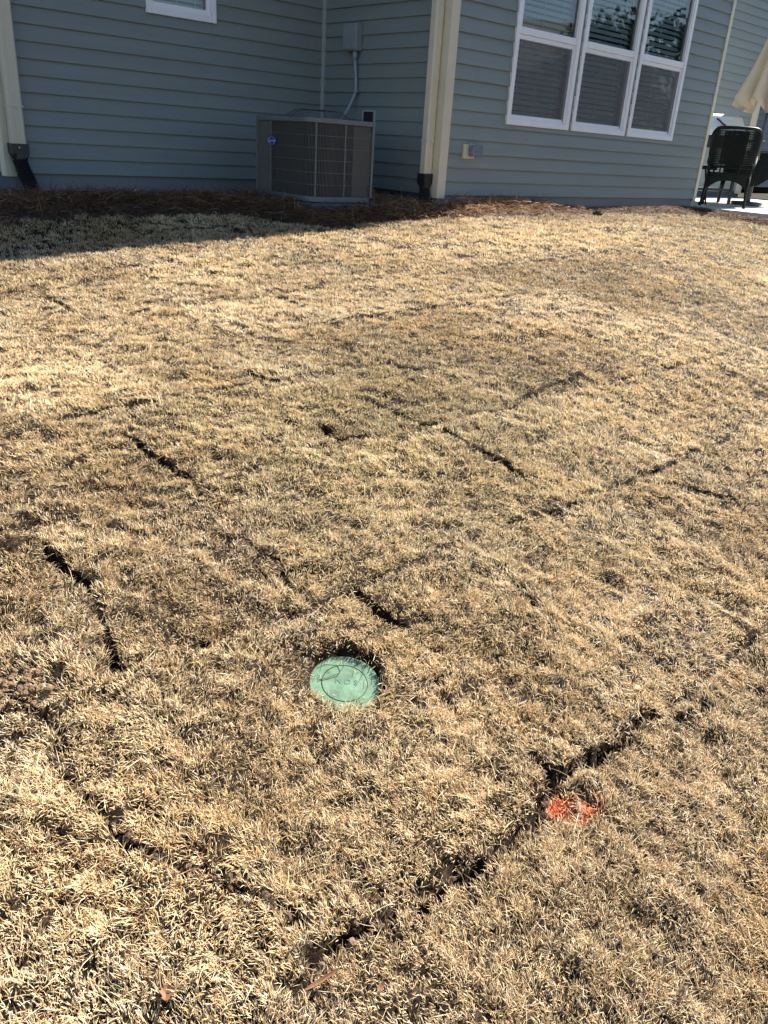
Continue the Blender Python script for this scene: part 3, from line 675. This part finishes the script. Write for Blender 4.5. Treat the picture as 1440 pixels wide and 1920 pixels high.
# orange marking paint sprayed on the blades
u_ = (bx-1.262); v_ = (by_-.680)
pd = np.minimum(np.hypot((bx-1.252)/.050, (by_-.685)/.040), np.hypot((bx-1.300)/.045, (by_-.640)/.020)); pd = np.minimum(pd, np.hypot((bx-1.236)/.024, (by_-.712)/.024))
pdn = pd*1.12+(fb(bx, by_, .025, 81, 2)-.5)*.9+RNG.normal(0, .26, n)
paint = k & (pdn < 1.12)
for msk, name, mt_ in ((keepb & ~paint, 'dry_grass', M_GRASS), (paint, 'paint_mark', M_PAINT)):
    cc = colr[msk]; tt = tip[msk]
    if name == 'paint_mark':
        a = (1-sst(.45, 1.15, pdn[msk]))[:, None]*RNG.uniform(.55, .95, (len(cc), 1)); oc = np.array([1.0, .215, .07]); cc = cc*(1-a)+oc*a; tt = tt*(1-a)+oc*a
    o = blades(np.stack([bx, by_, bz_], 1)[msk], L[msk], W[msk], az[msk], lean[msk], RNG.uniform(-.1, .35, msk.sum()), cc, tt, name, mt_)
    if name == 'dry_grass': tag(o, 'dormant straw coloured grass covering the lawn', 'grass', kind='stuff')
    else: tag(o, 'orange spray paint mark on the dry grass beside the open sod gap', 'paint mark')
print('tufts', nt_, 'blades', n)

# ------------------------------------------------------------------ mulch bed
xs = np.arange(-2, 11.06, .05); ys = np.arange(4.2, 7.74, .04)
X, Y = np.meshgrid(xs, ys, indexing='ij'); 
def mulch_h(X, Y):
    b = bed(X, Y); pile = .05*np.exp(-((X-6.9)/.75)**2)*np.exp(-((Y-5.72)/.14)**2)
    lift = .05*sst(.0, .25, b)*(1-.75*sst(6.6, 7.3, Y))*(1-.6*sst(7.2, 8.2, X)*sst(5.7, 5.85, Y))
    return G(X, Y)+.004+lift*(.5+.8*fb(X, Y, .2, 91, 3))-.03*(1-sst(-.08, .03, b))+pile
Z = mulch_h(X, Y)
# keep only cells in the bed, outside the house
inb = (bed(X, Y) > -.06) & ~((X > XI+.03) & (Y > YR+.03)) 
nx, ny = X.shape; idx = np.arange(nx*ny).reshape(nx, ny); cell = inb[:-1, :-1] & inb[1:, 1:] & inb[1:, :-1] & inb[:-1, 1:]
q = np.stack([idx[:-1, :-1], idx[1:, :-1], idx[1:, 1:], idx[:-1, 1:]], -1)[cell]
tag(np_mesh('mulch_bed', np.stack([X, Y, Z], -1).reshape(-1, 3), [q], M_BED, smooth=True), kind='structure')
def needles():
    n0 = 260000; X = RNG.uniform(-1.5, 11.05, n0); Y = RNG.uniform(4.0, 7.70, n0); b = bed(X, Y)
    edge = RNG.normal(0, .06, n0)
    k = (b > edge) & ~((X > XI-.01) & (Y > YR-.015)) & ~((X < X0) & (Y > 7.2) & (X > 20))
    k &= (Y < np.interp(X, MX, MY)+1.15) | (RNG.random(n0) < .35)
    k &= ~((X > ax0-.03) & (X < ax1+.04) & (Y > ay0-.03) & (Y < ay1+.03))
    X, Y = X[k], Y[k]; n = len(X); b = b[k]
    chip = sst(7.3, 8.6, X)
    L = RNG.uniform(.05, .15, n)*(1-.45*chip); W = RNG.uniform(.0022, .0042, n)*(1+.25*chip)
    az = RNG.uniform(0, 2*np.pi, n); el = np.abs(RNG.standard_t(3, n)*.20).clip(0, 1.2)*(1-.5*chip)+RNG.uniform(0, .06, n)
    up = RNG.random(n)**1.5*np.interp(X, [4, 6.2, 7.3, 8.2], [.05, .055, .06, .022])*(1-.7*sst(6.7, 7.4, Y))
    z = mulch_h(X, Y)+up
    C = np.array([(.30,.155,.08), (.42,.25,.135), (.19,.10,.055), (.55,.40,.26), (.36,.20,.11)]); C2 = np.array([(.25,.14,.08), (.17,.09,.055), (.30,.20,.13), (.21,.125,.08), (.13,.07,.045)])
    i = RNG.choice(5, n, p=(.28, .2, .22, .14, .16)); col = np.where((RNG.random(n) < chip)[:, None], C2[i], C[i])*(RNG.uniform(.35, 1.25, n)*np.interp(X, [5.0, 6.2, 7.6, 8.6], [.62, 1.35, 1.3, 1.1]))[:, None]  # shade of the recess put into the straw colour; the pile rightward lighter
    d = np.stack([np.cos(az), np.sin(az), np.zeros(n)], 1); P = np.stack([X, Y, z], 1)
    # keep needles out of the walls
    bend = RNG.normal(0, .35, n); d2 = np.stack([np.cos(az+bend), np.sin(az+bend), np.zeros(n)], 1)
    v1 = d*np.cos(el)[:, None]+np.array([0, 0, 1])*np.sin(el)[:, None]; e2 = el-.4; v2 = d2*np.cos(e2)[:, None]+np.array([0, 0, 1])*np.sin(e2)[:, None]
    m = P+v1*(L/2)[:, None]; t = m+v2*(L/2)[:, None]
    bad = ((t[:, 0] > XI-.005) & (t[:, 1] > YR-.01)) | ((m[:, 0] > XI-.005) & (m[:, 1] > YR-.01)) | (t[:, 0] > 11.03)
    s = np.stack([-np.sin(az), np.cos(az), RNG.uniform(-.8, .8, n)], 1)*(W/2)[:, None]
    g = ~bad; P, m, t, s, col = P[g], m[g], t[g], s[g], col[g]; n = len(P)
    V = np.stack([P-s, P+s, m-s, m+s, t-s*.5, t+s*.5], 1).reshape(-1, 3); C = np.repeat(col, 6, 0); b = np.arange(n)*6
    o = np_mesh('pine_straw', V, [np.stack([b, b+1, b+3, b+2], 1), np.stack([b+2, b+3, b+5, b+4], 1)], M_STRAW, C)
    tag(o, 'reddish brown pine straw mulch piled along the foot of the house walls', 'mulch', kind='stuff'); print('needles', n)
needles()

# ------------------------------------------------------------------ small things on the ground
def gz(x, y): return float(G(x, y)+relief(np.array([x]), np.array([y]))[0])
def leaf(x, y, L, W, rz, label, curl=.3, lobes=False, up=.012):
    mb = MB(); n = 9; V_ = []; F_l = []
    for i in range(n):
        t = i/(n-1); w_ = W*math.sin(math.pi*min(1, t*.92+.05))**.8*(1+(.45*math.sin(t*16) if lobes else 0)); z = curl*L*(t-.5)**2
        V_ += [(L*(t-.5), -w_/2, z+w_*.28), (L*(t-.5), 0, z), (L*(t-.5), w_/2, z+w_*.28)]
    for i in range(n-1):
        a = i*3; F_l += [(a, a+1, a+4, a+3), (a+1, a+2, a+5, a+4)]
    mb.add(V_, F_l); o = obj('dead_leaf', mb, M_LEAF); o.location = (x, y, gz(x, y)+up); o.rotation_euler = (.25, -.1, rz)
    s = o.modifiers.new('thick', 'SOLIDIFY'); s.thickness = .0006
    tag(o, label, 'leaf', 'dead leaves on the lawn')
leaf(.590, .693, .070, .009, -.15, 'long narrow brown leaf lying on the grass below the largest sod gap', up=.010)
leaf(.367, .819, .026, .020, .9, 'small crumpled orange brown leaf nearest the lower left corner', lobes=True, curl=.8, up=.010)
leaf(.661, .622, .020, .010, .2, 'small brown leaf at the bottom edge right of the long narrow leaf', curl=.6, up=.010)
leaf(.801, 2.075, .035, .016, 1.7, 'small tan leaf standing in the grass above the left sod gap', curl=.5, up=.02)
leaf(2.70, 1.62, .06, .035, .4, 'dark curled leaf on the lawn right of the middle', curl=.9, lobes=True, up=.02)
def clods(name, pts, m, label, cat, sizes):
    mb = MB()
    for i, (x, y) in enumerate(pts): mb.blob((x, y, gz(x, y)+.002), sizes*random.uniform(.5, 1.1), i+5, 9, 6, .7)
    o = obj(name, mb, m, smooth=False); tag(o, label, cat, kind='stuff'); return o
clods('loose_soil', [(.40+random.uniform(-.06, .06), 1.52+random.uniform(-.05, .05)) for _ in range(60)]+[(1.63+random.uniform(-.03, .04), .575+random.uniform(-.025, .025)) for _ in range(24)]+[(.65+random.uniform(-.06, .06), .725+random.uniform(-.012, .012)) for _ in range(30)]+[(.25+random.uniform(-.03, .03), 1.19+random.uniform(-.03, .03)) for _ in range(12)], M_CLAY, 'crumbs of bare clay soil between the grass blades', 'soil', .009)
mb = MB(); rr = random.Random(5)
for sgm in SEAMS:
    L_ = math.hypot(sgm[2]-sgm[0], sgm[3]-sgm[1]); dd = math.hypot((sgm[0]+sgm[2])/2, (sgm[1]+sgm[3])/2)
    if dd > 2.6: continue
    for i in range(int(L_*170*(1.4 if sgm[5] > .06 else 1))):
        t = rr.random(); o_ = rr.uniform(-1, 1)*sgm[4]*.9; ux, uy = (sgm[2]-sgm[0])/L_, (sgm[3]-sgm[1])/L_
        x, y = sgm[0]+ux*L_*t-uy*o_, sgm[1]+uy*L_*t+ux*o_; q_ = rr.uniform(.002, .009)
        mb.blob((x, y, gz(x, y)-.008+q_*.5), q_, i, 7, 5, .75)
        if rr.random() < .25:
            a = rr.uniform(0, 6.28); mb.tube([(x, y, gz(x, y)-.01), (x+.012*math.cos(a), y+.012*math.sin(a), gz(x, y)+.010), (x+.03*math.cos(a+.5), y+.03*math.sin(a+.5), gz(x, y)+.004)], .0006, 4)
tag(obj('soil_crumbs', mb, mat('crumb_soil', (.075, .045, .028), .95, noise=.5, nscale=60)), 'dark crumbly soil and torn roots in the gaps between the sod pieces', 'soil', kind='stuff')
def clod(x, y, r, label, sd_):
    mb = MB()
    rr = random.Random(sd_)
    for i in range(7): mb.blob((x+rr.uniform(-r, r), y+rr.uniform(-r, r)*.6, float(G(x, y))+r*.35+rr.uniform(0, r*.4)), r*rr.uniform(.35, .7), sd_+i, 9, 6, .7)
    o = obj('dirt_clod', mb, M_SOIL); tag(o, label, 'dirt clod', 'dirt clods at the mulch edge')
clod(8.17, 5.45, .055, 'dark dirt clod on the mulch edge below the right-hand windows', 3)
clod(10.95, 5.40, .06, 'dark dirt clod beside the corner of the patio slab', 8)
tag(obj('pebble', MB().blob((3.37, 6.86, float(mulch_h(np.array(3.37), np.array(6.86)))+.05), .013, 2), M_STONE), 'small white pebble on the dark pine straw below the left window', 'pebble')
def weed(x, y, z, r, n, label, sd_):
    rr = random.Random(sd_); mb = MB()
    for i in range(n):
        a = rr.uniform(0, 6.28); d = rr.uniform(.1, 1)*r; h = rr.uniform(.2, 1)*r*.9; s = rr.uniform(.10, .2)*r
        cx, cy, cz = x+d*math.cos(a), y+d*math.sin(a), z+h; b = rr.uniform(0, 6.28); t = rr.uniform(-.5, .5)
        u = Vector((math.cos(b), math.sin(b), t)).normalized()*s; v = Vector((-math.sin(b), math.cos(b), rr.uniform(-.4, .4))).normalized()*s*.5
        c = Vector((cx, cy, cz)); mb.add([c-u, c+v, c+u, c-v], [(0,1,2,3)])
    w_ = thing('weed', label, 'weed', 'weeds round the patio', loc=(x, y, z))
    mb.xf(Matrix.Translation(-Vector((x, y, z)))); obj('leaves', mb, M_WEED, w_)
    mb = MB()
    for i in range(5): a = i*1.3; mb.bar((0, 0, -.02), (r*.5*math.cos(a), r*.5*math.sin(a), r*.6), .002, 4)
    obj('stem', mb, M_WEED, w_)
weed(10.86, 5.46, float(G(10.86, 5.46))+.01, .07, 26, 'tiny green weed beside the dark clod at the patio corner', 2)
weed(17.3, 7.0, .84, .42, 260, 'leafy green weeds behind the black chair beyond the slab', 4)
weed(18.6, 7.2, .84, .40, 200, 'leafy green weeds at the far end of the patio behind the table', 6)

# ------------------------------------------------------------------ wicker chair
def wicker_chair(name, label, cx, cy, rz, z0=.985):
    ch = thing(name, label, 'chair', None, loc=(cx, cy, z0), rz=rz)
    # local: back towards -Y, seat opens to +Y
    def P(t):      # horseshoe plan, t 0..1
        a = math.radians(200+140*t) if False else None
        s = (t-.5)*2
        if abs(s) > .55:
            k = (abs(s)-.55)/.45; return (math.copysign(.31+.01*k, s), -.10+k*.36)
        q = s/.55*math.pi/2; return (.31*math.sin(q), -.10-.20*math.cos(q))
    def top(t):
        s = abs(t-.5)*2
        return .99-.02*s-.33*sst(.26, .95, s)
    def flare(t, z): return 1+.03*max(0, (z-.45))/.5
    N_ = 120; mb = MB(); lo = lambda t: .50+.12*sst(.30, .75, abs(t-.5)*2)*(1 if True else 0)
    for i in range(N_+1):          # vertical strands, in pairs, leaving gaps
        t = i/N_; x, y = P(t)
        zt, zb = float(top(t)), float(lo(t))
        pts = [(x*flare(t, z), y*flare(t, z), z) for z in (zb, (zb+zt)/2, zt)]
        mb.tube(pts, .0052, 5)
    for j in range(17):
        f = (j+.5)/17; pts = []
        for i in range(41):
            t = i/40; x, y = P(t); z = float(lo(t)+(top(t)-lo(t))*f); pts.append((x*flare(t, z)*1.004, y*flare(t, z)*1.004, z))
        mb.tube(pts, .0062, 5)
    obj('backrest', mb, M_WICK, ch)
    mb = MB()
    for i in range(17): x = -.15+.3*i/16; mb.tube([(x, -.312, .54), (x, -.322, .94)], .0098, 5)
    obj('back_panel', mb, M_WICK, ch)
    mb = MB()
    for f, r in ((1, .020), (0, .012)):
        pts = []
        for i in range(61):
            t = i/60; x, y = P(t); z = float(top(t) if f else lo(t)); pts.append((x*flare(t, z), y*flare(t, z), z))
        mb.tube(pts, r, 8)
    obj('arm_roll', mb, M_WICK, ch, smooth=True)
    # woven seat and arched skirt
    mb = MB(); mb.prism(rrect(-.29, .29, -.27, .27, (.10, .05, .05, .10)[:4], 5), .385, .435)
    obj('seat', mb, M_WICK, ch, bevel=.008)
    mb = MB()
    for (xa, ya, xb, yb) in ((-.28, -.25, .28, -.25), (-.28, .26, .28, .26), (-.285, -.25, -.285, .26), (.285, -.25, .285, .26)):
        n = 16; V_ = []
        L_ = math.hypot(xb-xa, yb-ya); nxn, nyn = (yb-ya)/L_*.008, -(xb-xa)/L_*.008
        for i in range(n+1):
            t = i/n; x = xa+(xb-xa)*t; y = ya+(yb-ya)*t; zb = .335-.13*(abs(t-.5)*2)**2.5
            V_ += [(x-nxn, y-nyn, zb), (x+nxn, y+nyn, zb), (x+nxn, y+nyn, .386), (x-nxn, y-nyn, .386)]
        F = []
        for i in range(n):
            a = i*4; F += [(a, a+4, a+7, a+3), (a+1, a+2, a+6, a+5), (a, a+1, a+5, a+4)]
        mb.add(V_, F)
    obj('skirt', mb, M_WICK, ch)
    for sx in (-1, 1):
        for sy in (-1, 1):
            x, y = sx*.27, sy*.25-.0
            mb = MB().tube([(x, y, .40), (x*1.0, y, .25), (x*1.06, y*1.06, .06), (x*1.08, y*1.08, .0)], [.022, .020, .017, .017], 8)
            l = obj('leg', mb, M_WICK, ch, smooth=True)
            obj('foot', MB().tube([(x*1.08, y*1.08, .045), (x*1.08, y*1.08, .03), (x*1.08, y*1.08, .001)], [.018, .027, .020], 8), M_WICK, l)
    for sx in (-1, 1):     # rear uprights and arm posts
        for a_, b_, r_2 in (((.27, -.25, .40), (.285, -.255, .55), .015), ((.285, .22, .42), (.315, .24, .64), .013), ((.12, -.29, .40), (.12, -.30, .57), .011)):
            obj('upright', MB().tube([(sx*a_[0], a_[1], a_[2]), (sx*b_[0], b_[1], b_[2])], r_2, 7), M_WICK, ch)
    ch.scale = (1.0, 1.0, 1.02)
    return ch
wicker_chair('wicker_chair', 'black wicker armchair with a high rounded back, its back to the house corner', 11.86, 5.84, math.radians(-66))

# table
tb = thing('patio_table', 'dark patio table with papers on it, cut by the right edge behind the wicker chair', 'table', loc=(13.09, 6.07, .985))
mb = MB().disc((0, 0, .735), .47, .03, 40); obj('table_top', mb, M_DARK, tb, bevel=.006)
mb = MB()
for i in range(110):
    t = 2*math.pi*i/110; q = .42+.004*(i % 2); zb = .40-.14*abs(math.cos(2*t-.7))**3; mb.tube([(q*math.cos(t), q*math.sin(t), zb), (q*math.cos(t), q*math.sin(t), .735)], .0125, 5)
obj('apron', mb, M_WICK, tb)
mb = MB()
for z in np.arange(.42, .72, .03): mb.tube([(.428*math.cos(t*math.pi/20), .428*math.sin(t*math.pi/20), float(z)) for t in range(41)], .009, 5)
obj('weave_band', mb, M_WICK, tb)
for k in range(4):
    a = math.radians(20+90*k); obj('leg', MB().tube([(.39*math.cos(a), .39*math.sin(a), .71), (.38*math.cos(a), .38*math.sin(a), .35), (.42*math.cos(a), .42*math.sin(a), 0)], .019, 8), M_DARK, tb)
pp = MB()
for i, (x, y, r) in enumerate(((.02, -.22, .2), (.10, -.30, .9), (-.10, -.12, -.3))):
    c, s = math.cos(r), math.sin(r); a, b = .11, .075
    pp.add([(x+c*u-s*v, y+s*u+c*v, zz) for zz in (.766+i*.003, .769+i*.003) for u, v in ((-a, -b), (a, -b), (a, b), (-a, b))], [(3,2,1,0), (4,5,6,7), (0,1,5,4), (1,2,6,5), (2,3,7,6), (3,0,4,7)])
po = obj('newspaper', pp, M_PAPER); po.location = (13.09, 6.07, .985); tag(po, 'white papers lying on the dark patio table', 'newspaper')
# umbrella (closed)
ub = thing('patio_umbrella', 'closed beige patio umbrella hanging over the dark table', 'umbrella', loc=(13.09, 6.07, .985))
obj('pole', MB().tube([(0, 0, .0), (0, 0, 3.25)], .020, 12), M_NAVY, ub, smooth=True)
obj('base', MB().disc((0, 0, .0), .23, .05).disc((0, 0, .05), .05, .25), M_DARK, ub, bevel=.008)
mb = MB(); nseg = 96; rings = 22; V_ = []; F = []
for j in range(rings):
    f = j/(rings-1); z = 1.36+1.85*f
    for i in range(nseg):
        t = 2*math.pi*i/nseg; R0 = .40*(1-f)**1.4+.035
        fold = 1+.27*math.cos(8*t+.9*math.sin(2*t))*(1-f*.5)+.06*math.cos(19*t+3*f)
        V_.append((R0*fold*math.cos(t), R0*fold*math.sin(t), z+.07*math.cos(8*t)*(1-f)+.03*math.sin(3*t)*(1-f)))
for j in range(rings-1):
    for i in range(nseg): F.append((j*nseg+i, j*nseg+(i+1) % nseg, (j+1)*nseg+(i+1) % nseg, (j+1)*nseg+i))
co = obj('canopy', MB().add(V_, F), M_CANVAS, ub, smooth=True); sm = co.modifiers.new('thick', 'SOLIDIFY'); sm.thickness = .003
obj('finial', MB().blob((0, 0, 3.27), .04, 4), M_DARK, ub)
# grill
gr = thing('gas_grill', 'gas grill with a silver lid and curved handle behind the wicker chair', 'grill', loc=(12.70, 6.62, .985), rz=math.radians(-40))
mb = MB()
prof = [(-.23, .86), (-.235, .93), (-.16, 1.10), (.12, 1.14), (.22, 1.04), (.23, .86)]
V_ = [(-.33, y, z) for y, z in prof]+[(.33, y, z) for y, z in prof]; n = len(prof)
V_ = [(-.37 if (x < 0 and z < 1.0) else (.37 if (x > 0 and z < 1.0) else x*.92), y, z) for x, y, z in V_]
mb.add(V_, [tuple(range(n-1, -1, -1)), tuple(range(n, 2*n))]+[(i, i+1, n+i+1, n+i) for i in range(n-1)]+[(n-1, 0, n, 2*n-1)])
ld = obj('lid', mb, M_LIDMETAL, gr, bevel=.01)
obj('handle', MB().tube([(-.10, -.21, 1.06), (-.09, -.25, 1.05), (-.02, -.265, 1.0), (.03, -.26, .985)], .012, 8), M_BLACK, ld)
obj('firebox', MB().box(-.36, .36, -.22, .22, .70, .858), M_DARK, gr, bevel=.01)
obj('side_shelf', MB().box(-.72, -.37, -.2, .2, .80, .83), M_DARK, gr, bevel=.006)
obj('side_shelf', MB().box(.37, .70, -.2, .2, .80, .83), M_DARK, gr, bevel=.006)
obj('lower_shelf', MB().box(-.40, .40, -.19, .19, .16, .19), M_DARK, gr)
for sx in (-1, 1):
    for sy in (-1, 1): obj('leg', MB().box(sx*.36-.02, sx*.36+.02, sy*.19-.02, sy*.19+.02, .0, .70), M_DARK, gr)
gr.scale = (1, 1, 1.09)
# low folding side table beside the wall end
ft = thing('folding_table', 'low black folding table with a white top between the house corner and the chair', 'side table', loc=(11.75, 6.28, .985), rz=math.radians(-42))
obj('table_top', MB().box(-.22, .22, -.16, .16, .49, .52), M_PAPER, ft, bevel=.006)
obj('rim', MB().box(-.225, .225, -.165, -.1605, .465, .515), M_DARK, ft)
for sx in (-1, 1):
    obj('leg', MB().bar((sx*.2, -.14, .49), (sx*.2, .16, .0), .013), M_DARK, ft); obj('leg', MB().bar((sx*.17, .14, .49), (sx*.17, -.16, .0), .013), M_DARK, ft)

# ------------------------------------------------------------------ what the windows mirror: neighbours and trees behind
def nhouse(x, y, wx, wy, h, rise, rz, label):
    t = thing('neighbour_house', label, 'house', 'neighbouring houses across the lawn', loc=(x, y, float(G(x, y))-.3), rz=rz)
    obj('wall', MB().box(-wx, wx, -wy, wy, 0, h), M_STRIM, t)
    mb = MB(); mb.add([(-wx-.4, -wy-.4, h), (wx+.4, -wy-.4, h), (wx+.4, wy+.4, h), (-wx-.4, wy+.4, h), (-wx-.4, 0, h+rise), (wx+.4, 0, h+rise)], [(0,1,5,4), (2,3,4,5), (0,4,3), (1,2,5), (3,2,1,0)])
    obj('roof', mb, M_ROOF, t)
    for k in (-.5, .4):
        for za, zb in ((1.2, 2.6), (h-1.8, h-.6)): obj('window', MB().box(wx*k-.5, wx*k+.5, wy+.001, wy+.04, za, zb), M_WHITE, t)
nhouse(34, -17.5, 5, 4, 6.6, 2.6, .5, 'grey two storey neighbour house with a dark roof mirrored in the window')
nhouse(28, -22, 5, 4, 8.8, 2.8, 1.9, 'grey gabled neighbour house to the side of the lawn')
def tree(x, y, h, r, sd_, label):
    rr = random.Random(sd_); z = float(G(x, y)); t = thing('tree', label, 'tree', 'trees across the lawn', loc=(x, y, z))
    mb = MB().tube([(0, 0, 0), (.1, 0, h*.4), (0, .1, h*.9)], [.22, .16, .03], 8)
    for k in range(9):
        a = rr.uniform(0, 6.28); hh = h*rr.uniform(.3, .75); mb.tube([(0, 0, hh), (r*.7*math.cos(a), r*.7*math.sin(a), hh+h*.12)], [.06, .015], 5)
    obj('trunk', mb, M_BARK, t)
    n = 5000; rng = np.random.default_rng(sd_); cl = 46
    u = rng.uniform(0, 6.28, cl); hh = rng.uniform(.22, 1, cl); rad = r*np.sqrt(rng.random(cl))*np.sqrt(np.clip(1-(hh-.4)**2/.40, .06, 1))
    cc = np.stack([rad*np.cos(u), rad*np.sin(u), hh*h], 1); i = rng.integers(0, cl, n); c = cc[i]+rng.normal(0, .28*r*.5, (n, 3))
    a = rng.normal(size=(n, 3)); a /= np.linalg.norm(a, axis=1)[:, None]; b = np.cross(a, rng.normal(size=(n, 3))); b /= np.linalg.norm(b, axis=1)[:, None]
    s = rng.uniform(.08, .20, n)[:, None]; V = np.stack([c-a*s, c+b*s*.6, c+a*s, c-b*s*.6], 1).reshape(-1, 3); q = np.arange(n*4).reshape(n, 4)
    o = np_mesh('crown', V, [q], M_GREEN); o.parent = t
tree(35, -12.2, 8.8, 2.6, 1, 'dark leafy tree mirrored in the middle window')
tree(40.5, -12.0, 9.0, 2.6, 2, 'rounded dark tree mirrored in the right-hand window')
tree(45, -10.6, 9.5, 2.9, 3, 'tall tree mirrored at the right edge of the right-hand window')
